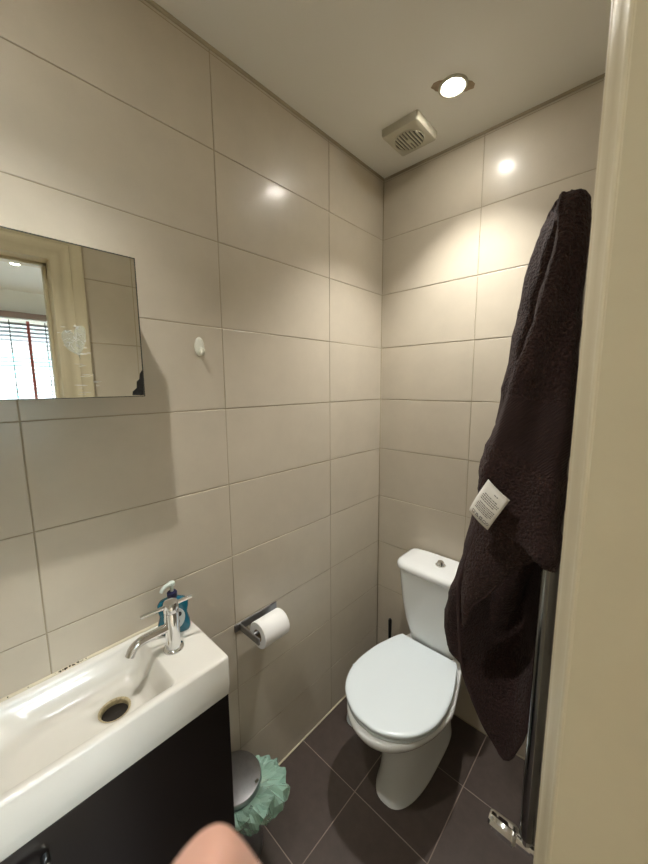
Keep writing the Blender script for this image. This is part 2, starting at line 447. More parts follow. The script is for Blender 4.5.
# peeled sticker residue, heart-like outline plus streaks
bm = N()
hy, hz = -1.291, 1.645; pts = []
for i in range(40):
    a = 2*PI*i/40; w = 16*math.sin(a)**3; h = 13*math.cos(a)-5*math.cos(2*a)-2*math.cos(3*a)-math.cos(4*a)
    rr = 1+.06*math.sin(i*7.3); pts.append((hy+w*.0013*rr-h*.0003, hz+h*.0021*rr+w*.0006))
loft(bm, [[(MX+.0002, y, z) for y, z in pts], [(MX+.0005, y, z) for y, z in pts]])
obj('sticker_residue', bm, M['residue'], t)
bm = N(); rnd = random.Random(5)
for i in range(22):
    a = rnd.uniform(0, 6.28); k = rnd.random()**.5; y = hy+.017*k*math.cos(a); z = hz+.006+.022*k*math.sin(a); L_ = rnd.uniform(.003, .011); an = rnd.choice((.5, 2.3, 1.2))+rnd.uniform(-.3, .3)
    dy, dz = L_*math.cos(an)/2, L_*math.sin(an)/2; ny, nz = -math.sin(an)*.0004, math.cos(an)*.0004
    loft(bm, [[(x_, y+p_*dy+q_*ny, z+p_*dz+q_*nz) for p_, q_ in ((-1, -1), (1, -1), (1, 1), (-1, 1))] for x_ in (MX+.0005, MX+.0009)])
for i in range(12):
    y = hy+rnd.uniform(-.03, .025); z = hz+rnd.uniform(-.035, .03)
    box(bm, MX+.0004, MX+.0008, y, y+rnd.uniform(.001, .012), z, z+rnd.uniform(.0006, .0018))
for i in range(14):
    y = rnd.uniform(-1.31, -1.26); z = rnd.uniform(1.532, 1.60)
    box(bm, MX+.0004, MX+.0008, y, y+rnd.uniform(.002, .02), z, z+.0007)
obj('glue_streaks', bm, M['residue_line'], t)

# ------------------------------------------------------------------ adhesive hook
t = thing('wall_hook', 'small white oval adhesive hook on the left wall', 'hook', (0, -.96, 1.668))
bm = N(); R = []
for x, s in ((0, 1), (.004, 1), (.0065, .85), (.0072, .6)):
    R.append([(x+.0003, -.958+.0145*s*math.cos(2*PI*i/28), 1.668+.027*s*math.sin(2*PI*i/28)) for i in range(28)])
loft(bm, R); obj('backplate', bm, M['hook'], t, True, 50)
bm = N(); tube(bm, [(.006, -.958, 1.664), (.012, -.958, 1.650), (.020, -.958, 1.646), (.026, -.958, 1.652), (.027, -.958, 1.660)], .0036, 10); obj('prong', bm, M['hook'], t, True)

# ------------------------------------------------------------------ vanity unit
BY1, BY0, BX, BZ1, BZ0 = -1.057, -1.66, .26, .87, .763
t = thing('vanity_unit', 'tall near-black vanity cupboard under the white washbasin', 'cabinet', (.125, -1.36, 0))
bm = N(); box(bm, .001, .232, BY0+.006, BY1-.004, .0, BZ0-.0005, .0015, 1); obj('body', bm, M['vanity'], t)
d = None
bm = N(); box(bm, .2335, .251, BY0+.008, BY1-.003, .06, BZ0-.006, .002, 2); d = obj('door', bm, M['vanity'], t)
bm = N(); tube(bm, [(.251, -1.500, .705), (.272, -1.500, .705), (.276, -1.495, .705), (.276, -1.449, .705), (.272, -1.444, .705), (.251, -1.444, .705)], .0075, 12, smooth=False); obj('handle', bm, M['chrome'], d, True)

# ------------------------------------------------------------------ washbasin
t = thing('washbasin', 'narrow white ceramic washbasin on the dark vanity unit', 'washbasin', (.13, -1.36, BZ0))
def rr2(x0, x1, y0, y1, r, z, k=8):
    base = rrect(x0, x1, y0, y1, r, z, k); out = []
    for i, p in enumerate(base):
        q_ = base[(i+1) % len(base)]; out.append(p)
        if i % (k+1) == k:
            m_ = 22 if abs(p[1]-q_[1]) > abs(p[0]-q_[0]) else 10
            for j in range(1, m_): out.append((p[0]+(q_[0]-p[0])*j/m_, p[1]+(q_[1]-p[1])*j/m_, z))
    return out
K = 8
o_ = lambda z, i, r: rr2(.001+i*0, BX-i, BY0+i, BY1-i, r, z, K)
rings = [o_(BZ0, .004, .008), o_(BZ0+.004, .001, .009), o_(BZ0+.03, 0, .01), o_(BZ1-.006, 0, .010), o_(BZ1-.002, .002, .010), o_(BZ1, .006, .010),
  rr2(.018, .241, -1.590, -1.184, (.012, .012, .09, .09), BZ1, K),
  rr2(.020, .239, -1.588, -1.187, (.013, .013, .09, .09), BZ1-.002, K),
  rr2(.0225, .236, -1.580, -1.191, (.015, .015, .09, .09), BZ1-.008, K),
  rr2(.026, .233, -1.560, -1.196, (.018, .018, .09, .09), BZ1-.022, K),
  rr2(.034, .231, -1.540, -1.199, (.020, .020, .09, .09), BZ1-.030, K),
  rr2(.038, .227, -1.500, -1.206, (.022, .022, .095, .095), BZ1-.054, K),
  rr2(.042, .222, -1.480, -1.212, (.024, .024, .085, .085), BZ1-.068, K),
  rr2(.052, .212, -1.465, -1.222, (.022, .022, .078, .078), BZ1-.077, K),
  rr2(.066, .198, -1.445, -1.235, (.02, .02, .065, .065), BZ1-.080, K)]
n = len(rings[0])
dr = (.116, -1.284)
last = rings[-1]
# ring for the drain with matching vertices by direction
def dring(r, z):
    out = []
    for (x, y, _) in last:
        a = math.atan2(y-dr[1], x-dr[0]); out.append((dr[0]+r*math.cos(a), dr[1]+r*math.sin(a), z))
    return out
rings += [dring(.045, BZ1-.0805), dring(.0355, BZ1-.0818), dring(.0305, BZ1-.0845), dring(.0285, BZ1-.096)]
bm = N(); loft(bm, rings, True, False)
bas = obj('bowl', bm, M['basin'], t, True, 60)
bm = N(); lathe(bm, [(.0345, .0026), (.0320, .0024), (.0290, .0000), (.0282, -.012)], (dr[0], dr[1], BZ1-.0835), n=36, cap0=False, cap1=False); w = obj('waste_ring', bm, M['stain'], t, True, 40)
bm = N(); lathe(bm, [(.0284, -.010), (.018, -.011), (.0001, -.009)], (dr[0], dr[1], BZ1-.0835), n=36, cap0=False); 
obj('drain_hole', bm, M['dark_hole'], t, True)
# sealant along the wall with mould spots
bm = N(); tube(bm, [(.002, BY0, BZ1+.001), (.002, BY1, BZ1+.001)], .0045, 8, smooth=False); sb = struct(obj('trim_9', bm, M['silicone'], smooth=True), 'off-white sealant bead behind the washbasin')
bm = N(); rnd = random.Random(3)
for i in range(30):
    y = (rnd.gauss(-1.352, .009) if i % 3 else rnd.gauss(-1.325, .006)) if i < 24 else rnd.uniform(-1.46, -1.3); r = rnd.uniform(.0006, .0022)
    lathe(bm, [(r, -.0004), (r*.8, .0006), (.0001, .001)], (.0035+rnd.uniform(0, .0022), y, BZ1+.0048+rnd.uniform(-.001, .0004)), (.6, 0, .8), 8)
obj('mould_spots', bm, M['mould'], sb)

# ------------------------------------------------------------------ tap
TX, TY = .128, -1.142
t = thing('basin_tap', 'chrome mixer tap with curved spout on the washbasin deck', 'tap', (TX, TY, BZ1))
bm = N(); lathe(bm, [(.0255, 0), (.0255, .003), (.024, .0055), (.0185, .007), (.0178, .010), (.0180, .03), (.0178, .100), (.0176, .105)], (TX, TY, BZ1+.0002), n=40); obj('body', bm, M['chrome'], t, True, 50)
bm = N(); lathe(bm, [(.0172, .1055), (.0186, .107), (.0186, .126), (.017, .132), (.010, .1345), (.0001, .135)], (TX, TY, BZ1), n=40); cap = obj('cap', bm, M['chrome'], t, True, 50)
bm = N(); tube(bm, [(TX, TY-.008, .936), (TX, TY-.035, .936), (TX, TY-.068, .9355), (TX+.001, TY-.085, .933), (TX+.0015, TY-.097, .925), (TX+.002, TY-.104, .912)], lambda s: .0115-.0008*s, 18, 8)
sp = obj('spout', bm, M['chrome'], t, True, 60)
bm = N(); tube(bm, [(.107, -1.209, .982), (.1275, -1.150, .9925), (.147, -1.094, 1.004)], lambda s: .0050, 12, smooth=False)
obj('lever', bm, M['chrome'], t, True, 60)

# ------------------------------------------------------------------ soap bottle
SX, SY, ang = .066, -1.112, math.radians(64)
t = thing('soap_bottle', 'teal hand soap pump bottle standing behind the chrome tap', 'bottle', (SX, SY, BZ1))
ca, sa = math.cos(ang), math.sin(ang)
def L(u, v, z): return (SX+u*ca-v*sa, SY+u*sa+v*ca, BZ1+z)
# u = width axis, v = depth
def sup(hu, hv, z, n=36, e=2.6):
    out = []; hu = hu*1.1 if hu > .02 else hu
    for i in range(n):
        a = 2*PI*i/n; c_, s_ = math.cos(a), math.sin(a)
        out.append(L(hu*math.copysign(abs(c_)**(2/e), c_), hv*math.copysign(abs(s_)**(2/e), s_), z))
    return out
bm = N(); loft(bm, [sup(.032, .013, .0004), sup(.0365, .0168, .003), sup(.0385, .0185, .012), sup(.0375, .018, .03), sup(.033, .0165, .048), sup(.0325, .0165, .056), sup(.036, .017, .074), sup(.036, .0165, .086), sup(.030, .015, .096), sup(.015, .0125, .1015), sup(.0115, .0115, .104)])
obj('bottle_body', bm, M['soap'], t, True)
bm = N(); lathe(bm, [(.0128, .1035), (.0132, .105), (.0132, .118), (.011, .1205), (.0045, .121)], L(0, 0, 0), n=28); obj('collar', bm, M['navy'], t, True, 40)
bm = N(); lathe(bm, [(.0042, .120), (.0042, .137), (.0085, .138), (.0095, .142), (.0085, .1475), (.0001, .1485)], L(0, 0, 0), n=24)
p0 = V(L(0, 0, .1435)); dd = V((.25, -.96, 0)).normalized()
tube(bm, [p0, p0+dd*.016+V((0, 0, .001)), p0+dd*.028-V((0, 0, .003)), p0+dd*.034-V((0, 0, .010))], lambda s: .0066-.0025*s, 12)
obj('pump_head', bm, M['pump'], t, True, 60)
# label follows the front face (side facing the room)
def label_patch(hu0, hu1, z0, z1, off, m, nm, par, shape=None):
    bm = N(); A = []
    nu, nz = 14, 10
    def surf(u, z):
        hs = [(.0, .0365, .0168), (.012, .0385, .0185), (.03, .0375, .018), (.048, .033, .0165), (.056, .0325, .0165), (.074, .036, .017), (.086, .036, .0165), (.1, .02, .013)]
        for (za, ua, va), (zb, ub, vb) in zip(hs, hs[1:]):
            if za <= z <= zb: s = (z-za)/(zb-za); hu, hv = ua+(ub-ua)*s, va+(vb-va)*s; break
        q = min(.98, abs(u)/hu/1.1); return hv*(1-q**2.6)**(1/2.6)
    for j in range(nz+1):
        row = []
        for i in range(nu+1):
            fu, fz = i/nu*2-1, j/nz*2-1
            if shape == 'oval': k = math.sqrt(max(.0, 1-fz*fz*.92)); 
            else: k = 1
            u = (hu0+hu1)/2+(hu1-hu0)/2*fu*k; z = (z0+z1)/2+(z1-z0)/2*fz
            row.append(bm.verts.new(L(u, side*(surf(u, z)+off), z)))
        A.append(row)
    for j in range(nz):
        for i in range(nu): bm.faces.new((A[j][i], A[j][i+1], A[j+1][i+1], A[j+1][i]))
    o = obj(nm, bm, m, par, True); s = o.modifiers.new('s', 'SOLIDIFY'); s.thickness = .0003; return o
side = -1
lb = label_patch(-.024, .030, .018, .080, .0004, M['label_white'], 'label', t, 'oval')
label_patch(.010, .022, .052, .066, .0010, M['black'], 'label_mark', lb, 'oval')
label_patch(-.010, .016, .034, .042, .0010, M['navy'], 'label_mark', lb)

# ------------------------------------------------------------------ toilet-roll holder and roll
t = thing('toilet_roll_holder', 'chrome toilet roll holder fixed to the left tiled wall', 'holder', (0, -.79, .712))
bm = N(); box(bm, .0003, .006, -.885, -.700, .700, .728, .0015, 2); obj('wall_plate', bm, M['steel'], t)
bm = N(); box(bm, .006, .118, -.868, -.862, .703, .727, .001, 1); obj('arm', bm, M['steel'], t)
bm = N(); tube(bm, [(.072, -.862, .712), (.072, -.732, .712)], .006, 16, smooth=False); obj('spindle', bm, M['steel'], t, True, 40)
ry0, ry1, rx, rz = -.838, -.731, .072, .6990
t = thing('toilet_roll', 'white toilet roll on the chrome wall holder', 'toilet roll', (rx, -.783, rz))
bm = N(); lathe(bm, [(.0205, 0), (.0445, 0), (.046, .002), (.046, .105), (.0445, .107), (.0205, .107)], (rx, ry0, rz), (0, 1, 0), 48, False, False)
obj('paper', bm, M['paper'], t, True, 40)
bm = N(); lathe(bm, [(.0208, -.0003), (.0208, .1073), (.0195, .1073), (.0195, -.0003), (.0208, -.0003)], (rx, ry0, rz), (0, 1, 0), 40, False, False); obj('cardboard_core', bm, M['card'], t, True, 40)

# ------------------------------------------------------------------ pedal bin
CX, CY, BR = .099, -.967, .083
t = thing('pedal_bin', 'small round steel pedal bin between vanity unit and toilet', 'bin', (CX, CY, 0))
bm = N(); lathe(bm, [(.078, 0), (.082, .004), (.082, .018), (.080, .02), (.080, .245), (.0815, .25), (.079, .252)], (CX, CY, .0005), n=48); obj('body', bm, M['steel'], t, True, 40)
bm = N(); lathe(bm, [(.084, .262), (.0855, .266), (.0855, .276), (.083, .280), (.060, .285), (.03, .2875), (.0001, .288)], (CX, CY, 0), n=48); ld = obj('lid', bm, M['steel'], t, True, 40)
bm = N(); box(bm, CX+.062, CX+.070, CY+.034, CY+.046, .2832, .2862, .001, 1); obj('lid_badge', bm, M['chrome'], ld)
bm = N(); box(bm, CX+.06, CX+.115, CY-.02, CY+.02, .004, .010, .002, 2); obj('pedal', bm, M['black'], t)
# crumpled liner folded over the rim
t2 = thing('bin_liner', 'crumpled pale green plastic bag sticking out around the bin lid', 'bag', (CX, CY, .25))
bm = N(); rnd = random.Random(21); R = []
na = 120
def flare(a):  # how far the bag stands out by direction
    return .003+.078*max(0, math.cos(a-math.radians(40)))**3+.030*max(0, math.cos(a+math.radians(24)))**4
ph = [rnd.uniform(0, 6.3) for _ in range(8)]
for k, (s, z, dz) in enumerate(((0, .259, 0), (.3, .262, .2), (.7, .262, .5), (1.0, .256, .6), (1.05, .244, .2), (.85, .226, -.2), (.66, .214, -.3), (.50, .202, -.4))):
    ring = []
    for i in range(na):
        a = 2*PI*i/na; f = flare(a); w = min(1, k/2)
        tri = abs(((a*2.2+ph[0]+k*.22) % 1.6)-.8)/.8-.5; tri2 = abs(((a*5.3+ph[1]-k*.5) % 1.5)-.75)/.75-.5; tri3 = abs(((a*10.1+ph[2]+k*.9) % 1.4)-.7)/.7-.5
        r = max(.0835, .0835+f*s+f*w*(.36*tri+.22*tri2+.03*tri3))
        y = max(CY+r*math.sin(a), -1.0525)
        ring.append((CX+r*math.cos(a), y, z+f*dz*.4+f*w*(.30*tri2-.28*tri+.04*tri3)))
    R.append(ring)
loft(bm, R, False, False)
o = obj('liner_skirt', bm, M['bag'], t2)
o.modifiers.new('s', 'SOLIDIFY').thickness = .0004

# ------------------------------------------------------------------ toilet
QX = .383
t = thing('toilet', 'white ceramic close-coupled toilet with closed lid by the back wall', 'toilet', (QX, -.33, 0))
side_pts = [(.0, -.640), (.045, -.636), (.092, -.6135), (.140, -.572), (.172, -.510), (.184, -.435), (.1755, -.335), (.155, -.255), (.138, -.205), (.124, -.180)]
def outline(pts, z, s=1.0, cy=-.42, back=None, sb=None):
    P = smooth_path([(-pts[1][0], pts[1][1], 0)]+[(x, y, 0) for x, y in pts], 5)[5:]
    rt = [(p.x*s, (p.y-cy)*s+cy) for p in P]
    out = [(QX+x, y, z) for x, y in rt]
    bk = rt[-1]
    # straight back edge
    mid = [(QX+bk[0]*(1-i/6*2), bk[1], z) for i in range(1, 6)]
    return out+mid+[(QX-x, y, z) for x, y in rt[::-1]][:-1]
def shrunk(z, d, pts=side_pts):
    r = outline(pts, z); cx, cy = QX, -.42; o = []
    for x, y, zz in r:
        v = V((x-cx, y-cy)); L_ = v.length; o.append((cx+v.x*(L_-d)/L_, cy+v.y*(L_-d)/L_, z))
    return o
bm = N(); loft(bm, [shrunk(.4135, .010), shrunk(.4125, .004), shrunk(.416, .0005), shrunk(.424, 0), shrunk(.4275, .002), shrunk(.4295, .006), shrunk(.4305, .014), shrunk(.4312, .06)])
obj('lid', bm, M['plastic'], t, True, 50)
seat_pts = [(x*.985, -.42+(y+.42)*.985) for x, y in side_pts]
bm = N(); loft(bm, [shrunk(.394, .010, seat_pts), shrunk(.3955, .003, seat_pts), shrunk(.401, .0, seat_pts), shrunk(.408, .001, seat_pts), shrunk(.4105, .006, seat_pts)]); obj('seat', bm, M['plastic'], t, True, 50)
for s in (-1, 1):
    bm = N(); lathe(bm, [(.011, 0), (.0115, .003), (.0115, .012), (.009, .0145)], (QX+s*.078, -.168, .3935), n=20); obj('hinge', bm, M['chrome'], t, True, 40)
# pan: rim shape morphs into the pedestal shape
def panring(z, hw, yf, yb, e, n=56, taper=1.0, dx=0.0):
    """superellipse-like plan: front rounded, back squarer"""
    out = []; cy = (yf+yb)/2; hl = (yb-yf)/2
    for i in range(n):
        a = 2*PI*i/n; c_, s_ = math.cos(a), math.sin(a)
        ee = e if s_ < 0 else 4.0
        x = hw*math.copysign(abs(c_)**(2/ee), c_); y = hl*math.copysign(abs(s_)**(2/ee), s_)
        k = (y+hl)/(2*hl)               # 0 front, 1 back
        x *= 1+(taper-1)*max(0, (k-.45)/.55)
        out.append((QX+.002+dx+x, cy+y, z))
    return out
bm = N()
rings = [panring(.0005, .092, -.527, -.055, 2.6, taper=.95, dx=.010), panring(.012, .091, -.525, -.055, 2.6, taper=.95, dx=.010), panring(.022, .087, -.518, -.055, 2.6, taper=.95, dx=.010),
  panring(.09, .081, -.503, -.05, 2.5, taper=.97, dx=.008), panring(.16, .079, -.498, -.045, 2.4, taper=1, dx=.006), panring(.22, .086, -.508, -.04, 2.3, taper=.95, dx=.003),
  panring(.265, .108, -.540, -.035, 2.15, taper=.82), panring(.300, .141, -.586, -.03, 2.1, taper=.70), panring(.328, .166, -.618, -.025, 2.1, taper=.64),
  panring(.352, .182, -.641, -.02, 2.1, taper=.60), panring(.374, .1905, -.652, -.02, 2.1, taper=.58), panring(.386, .1905, -.652, -.02, 2.1, taper=.58), panring(.3925, .186, -.646, -.022, 2.1, taper=.58)]
loft(bm, rings); obj('pan', bm, M['ceramic'], t, True, 60)
bm = N(); lathe(bm, [(.006, 0), (.006, .003), (.004, .0045), (.0001, .005)], (QX+.083, -.32, .045), (1, 0, 0), 16); obj('fixing_cap', bm, M['plastic'], t, True)
# cistern
def cring(z, hw, yf, r, bow):
    out = []
    base = rrect(QX-hw, QX+hw, yf, -.012, (.02, .02, r, r), z, 8)
    # densify the front edge so it can bow
    res = []
    for i, p in enumerate(base):
        q = base[(i+1) % len(base)]; res.append(p)
        if abs(p[1]-q[1]) < 1e-6 and p[1] < -.05:
            for k in range(1, 10): res.append((p[0]+(q[0]-p[0])*k/10, p[1], z))
    return [(x, y-bow*(1-((x-QX)/hw)**2) if y < -.06 else y, zz) for x, y, zz in res]
bm = N()
loft(bm, [cring(.3925, .098, -.150, .03, .006), cring(.41, .104, -.158, .03, .008), cring(.44, .112, -.166, .034, .009), cring(.50, .132, -.168, .036, .010), cring(.58, .151, -.170, .038, .011), cring(.66, .161, -.170, .04, .012), cring(.725, .168, -.171, .04, .012), cring(.733, .168, -.171, .04, .012)])
obj('cistern', bm, M['ceramic'], t, True, 60)
bm = N()
loft(bm, [cring(.7335, .167, -.167, .04, .012), cring(.7345, .174, -.178, .045, .014), cring(.739, .178, -.183, .048, .015), cring(.753, .178, -.183, .048, .015), cring(.763, .173, -.177, .046, .014), cring(.768, .162, -.165, .042, .012), cring(.770, .12, -.13, .03, .005)])
obj('cistern_lid', bm, M['ceramic'], t, True, 60)
bm = N(); lathe(bm, [(.022, 0), (.022, .004), (.020, .006), (.0165, .006), (.0155, .0045), (.0145, .016), (.012, .0195), (.0001, .021)], (QX+.004, -.095, .7695), n=32); obj('flush_button', bm, M['chrome'], t, True, 40)

# ------------------------------------------------------------------ brushes beside the toilet
t = thing('toilet_brush', 'white toilet brush with holder on the floor left of the toilet', 'toilet brush', (.118, -.335, 0))
bx, by = .118, -.335
bm = N(); lathe(bm, [(.044, 0), (.047, .004), (.045, .02), (.040, .10), (.041, .125), (.037, .125), (.036, .11), (.0355, .01), (.0001, .008)], (bx, by, .0005), n=36); obj('holder', bm, M['plastic'], t, True, 40)
bm = N(); tube(bm, [(bx, by, .02), (bx-.016, by, .262)], .0042, 12, smooth=False); lathe(bm, [(.0045, -.006), (.0075, -.001), (.0085, .006), (.0075, .013), (.0001, .016)], (bx-.016, by, .262), n=16); obj('handle', bm, M['plastic'], t, True, 50)
bm = N(); lathe(bm, [(.012, 0), (.026, .01), (.027, .06), (.012, .075)], (bx-.001, by, .03), n=24); obj('brush_head', bm, M['plastic'], t, True)
t = thing('plunger', 'plunger with a thin black upright handle in the corner left of the cistern', 'plunger', (.128, -.075, 0))
bm = N(); lathe(bm, [(.0075, .0), (.0075, .26), (.0085, .30), (.0090, .365), (.006, .373), (.0001, .374)], (.126, -.072, 0.003), (0, 0, 1), 16); obj('handle', bm, M['black'], t, True, 40)
bm = N(); lathe(bm, [(.052, 0), (.054, .006), (.048, .03), (.025, .05), (.011, .07), (.009, .09)], (.126, -.072, .0005), n=32, cap1=False); obj('cup', bm, M['black'], t, True, 60)

# ------------------------------------------------------------------ towel rail
RXX, RN, RF, RZ0, RZ1 = .872, -.700, -.255, .555, 1.77
t = thing('towel_rail', 'chrome ladder towel rail on the right wall beneath the brown towel', 'towel rail', (W, -.48, RZ0))
for y in (RN, RF):
    bm = N(); lathe(bm, [(.012, -.004), (.0155, 0), (.0155, RZ1-RZ0), (.012, RZ1-RZ0+.006)], (RXX, y, RZ0), n=24); obj('upright', bm, M['chrome_dark'], t, True, 40)
zs = [RZ0+.04+.05*i for i in range(6)]+[RZ0+.42+.05*i for i in range(6)]+[RZ0+.80+.05*i for i in range(7)]
for z in zs:
    bm = N(); tube(bm, [(RXX, RN, z), (RXX, RF, z)], .0095, 14, smooth=False); obj('rung', bm, M['chrome_dark'], t, True, 40)
for y in (RN+.03, RF-.03):
    for z in (RZ0+.12, RZ1-.12):
        bm = N(); tube(bm, [(RXX, y, z), (W-.001, y, z)], .008, 12, smooth=False); lathe(bm, [(.018, 0), (.018, .006), (.01, .01)], (W-.0005, y, z), (-1, 0, 0), 20); obj('wall_bracket', bm, M['chrome'], t, True, 40)
bm = N(); tube(bm, [(RXX, RN, RZ0), (RXX, RN, RZ0-.030)], .010, 16, smooth=False); tube(bm, [(RXX, RN, RZ0-.028), (W-.001, RN, RZ0-.028)], .009, 14, smooth=False)
lathe(bm, [(.022, 0), (.022, .004), (.012, .009)], (W-.0005, RN, RZ0-.028), (-1, 0, 0), 20)
lathe(bm, [(.0125, -.010), (.0125, .018)], (RXX, RN, RZ0-.028), (-1, 0, 0), 20)
vb = obj('valve', bm, M['chrome'], t, True, 40)
bm = N(); R = []
for h, r in ((.018, .014), (.022, .0195), (.026, .0205), (.072, .019), (.077, .017), (.0785, .011)):
    R.append([(RXX-h, RN+r*(1-.06*(i % 3 == 0))*math.cos(2*PI*i/36), RZ0-.028+r*(1-.06*(i % 3 == 0))*math.sin(2*PI*i/36)) for i in range(36)])
loft(bm, R); obj('valve_head', bm, M['chrome'], vb, True, 40)

# ------------------------------------------------------------------ towel
tw = thing('bath_towel', 'dark brown terry bath towel hanging over the towel rail', 'towel', (.83, -.62, .65))
def interp_rows(rows, k):
    n = len(rows[0]); cols = [smooth_path([r[i] for r in rows], k) for i in range(n)]
    return [[c[j] for c in cols] for j in range(len(cols[0]))]
def terry(bm, amp, seed=1):
    bm.normal_update(); rnd = random.Random(seed)
    from mathutils import noise
    for v in bm.verts:
        q = v.co*95; d = noise.noise(q)*.7+noise.noise(v.co*230)*.55+noise.noise(v.co*16)*2.2+noise.noise(v.co*38)*1.0
        v.co += v.normal*(amp*d)
def lobe(name, rows, yc, dep, folds, k=4, n=96, mat_=None, band=None, cy_shift=None, seed=1, topround=True):
    """hollow fall of folded cloth: rows of left/right points, closed section with rippled front"""
    bm = N(); ctrl = []
    for i, (l, r) in enumerate(rows):
        y = yc(i/(len(rows)-1)) if callable(yc) else yc
        ctrl.append([V((l[0], y, l[1])), V((r[0], y, r[1]))])
    lr = interp_rows(ctrl, k); rings = []; m = len(lr)
    for j, (l, r) in enumerate(lr):
        s = j/(m-1); D = dep(s) if callable(dep) else dep; ring = []
        for i in range(n):
            a = 2*PI*i/n; c_, s_ = math.cos(a), math.sin(a)
            x = .5-.5*math.copysign(abs(c_)**.85, c_)      # 0..1 left to right
            p = l.lerp(r, x); dy = -D*math.copysign(abs(s_)**.8, s_)
            if s_ > 0: dy += folds(x, s)*abs(s_)**.5
            ring.append((p.x, p.y+dy, p.z))
        rings.append(ring)
    R = loft(bm, rings, True, True)
    if band:
        bm.faces.ensure_lookup_table()
        for j in range(m-1):
            if band[0] <= j/(m-1) <= band[1]:
                for i in range(n): bm.faces[j*n+i].material_index = 1
    terry(bm, .0028, seed)
    return obj(name, bm, [M['towel'], M['towel_band']], tw, True)
back_rows = [((.812, 1.956), (.846, 1.950)), ((.800, 1.950), (.856, 1.940)), ((.787, 1.93), (.862, 1.915)), ((.772, 1.9), (.864, 1.873)), ((.758, 1.838), (.865, 1.813)), ((.742, 1.752), (.863, 1.732)), ((.726, 1.636), (.866, 1.626)), ((.709, 1.512), (.865, 1.516)), ((.695, 1.408), (.862, 1.425)), ((.680, 1.325), (.858, 1.354)), ((.655, 1.178), (.847, 1.23)), ((.630, 1.05), (.83, 1.127)), ((.606, .947), (.80, 1.046)), ((.593, .83), (.77, .939)), ((.615, .765), (.74, .86)), ((.655, .735), (.70, .78))]
lobe('back_fold', back_rows, -.52, lambda s: .018+.03*min(1, s*3)-.025*max(0, s-.7)/.3, lambda x, s: .010*math.sin(x*9+s*5), seed=2)
front_rows = [((.842, 1.880), (.876, 1.876)), ((.838, 1.872), (.884, 1.866)), ((.837, 1.850), (.884, 1.844)), ((.841, 1.807), (.886, 1.796)), ((.831, 1.743), (.887, 1.732)), ((.813, 1.665), (.888, 1.655)), ((.784, 1.569), (.888, 1.560)), ((.771, 1.503), (.888, 1.466)), ((.756, 1.460), (.888, 1.389)), ((.740, 1.418), (.888, 1.330)), ((.733, 1.373), (.888, 1.279)), ((.735, 1.330), (.887, 1.235)), ((.744, 1.290), (.884, 1.198))]
lobe('front_fold', front_rows, -.70, lambda s: .022+.028*min(1, s*2.5), lambda x, s: .012*math.sin(x*7.5+1.2+s*3)*min(1, s*2)-.014*math.exp(-((x-.12)/.12)**2), band=(.53, .68), seed=3)
# lower layer: an open, concave sheet with hem
def sheet(name, rows, k=4, ku=5, thick=.007, seed=5, mat_=None, amp=.002):
    g = interp_rows([[V(p) for p in r] for r in rows], k)
    g = [smooth_path(r, ku) for r in g]
    bm = N(); A = [[bm.verts.new(p) for p in r] for r in g]
    for a, b in zip(A, A[1:]):
        for i in range(len(a)-1): bm.faces.new((a[i], a[i+1], b[i+1], b[i]))
    terry(bm, amp, seed)
    o = obj(name, bm, mat_ or M['towel'], tw, True); s = o.modifiers.new('s', 'SOLIDIFY'); s.thickness = thick; s.offset = 0
    return o, g
def grow(l, r, yl, ym, yr):
    l = V((l[0], yl, l[1])); r = V((r[0], yr, r[1])); m1 = l.lerp(r, .3); m2 = l.lerp(r, .65)
    m1.y = yl*.35+ym*.65; m2.y = ym
    return [l, m1, m2, r]
low = [((.735, 1.335), (.862, 1.300)), ((.709, 1.223), (.861, 1.250)), ((.687, 1.11), (.857, 1.172)), ((.676, 1.043), (.853, 1.1)), ((.684, .917), (.849, 1.004)), ((.694, .827), (.848, .921)), ((.715, .766), (.845, .855)), ((.747, .691), (.842, .765)), ((.773, .647), (.834, .699)), ((.797, .617), (.818, .635))]
dep_ = [(-.64, -.60, -.62), (-.64, -.57, -.61), (-.645, -.54, -.60), (-.65, -.51, -.60), (-.65, -.50, -.60), (-.645, -.51, -.60), (-.64, -.55, -.605), (-.63, -.60, -.61), (-.62, -.61, -.615), (-.62, -.62, -.62)]
o, g = sheet('lower_layer', [grow(l, r, *d) for (l, r), d in zip(low, dep_)])
# hem cord along its left edge and the bottom
bm = N(); tube(bm, [r[0] for r in g[:-1]]+[g[-1][len(g[-1])//2]]+[r[-1] for r in g[-5::-4]][:3], .0046, 10, k=2); obj('hem', bm, M['towel_hem'], tw, True)
# turned-over flap below the care tag
flap = [[(.744, -.700, 1.300), (.79, -.715, 1.285), (.83, -.715, 1.262), (.866, -.70, 1.235)],
        [(.728, -.695, 1.235), (.77, -.715, 1.235), (.81, -.715, 1.215), (.848, -.70, 1.205)],
        [(.713, -.690, 1.172), (.745, -.710, 1.175), (.78, -.712, 1.172), (.812, -.70, 1.168)],
        [(.701, -.685, 1.085), (.72, -.70, 1.09), (.742, -.702, 1.093), (.763, -.695, 1.093)],
        [(.700, -.68, 1.03), (.706, -.692, 1.03), (.714, -.694, 1.031), (.722, -.69, 1.031)],
        [(.706, -.675, .973), (.708, -.68, .972), (.710, -.68, .971), (.712, -.675, .970)]]
o, g2 = sheet('turned_flap', flap, seed=8)
bm = N(); tube(bm, [r[-1] for r in g2], .0045, 10, k=1); tube(bm, [r[0] for r in g2], .004, 10, k=1); obj('hem', bm, M['towel_hem'], tw, True)
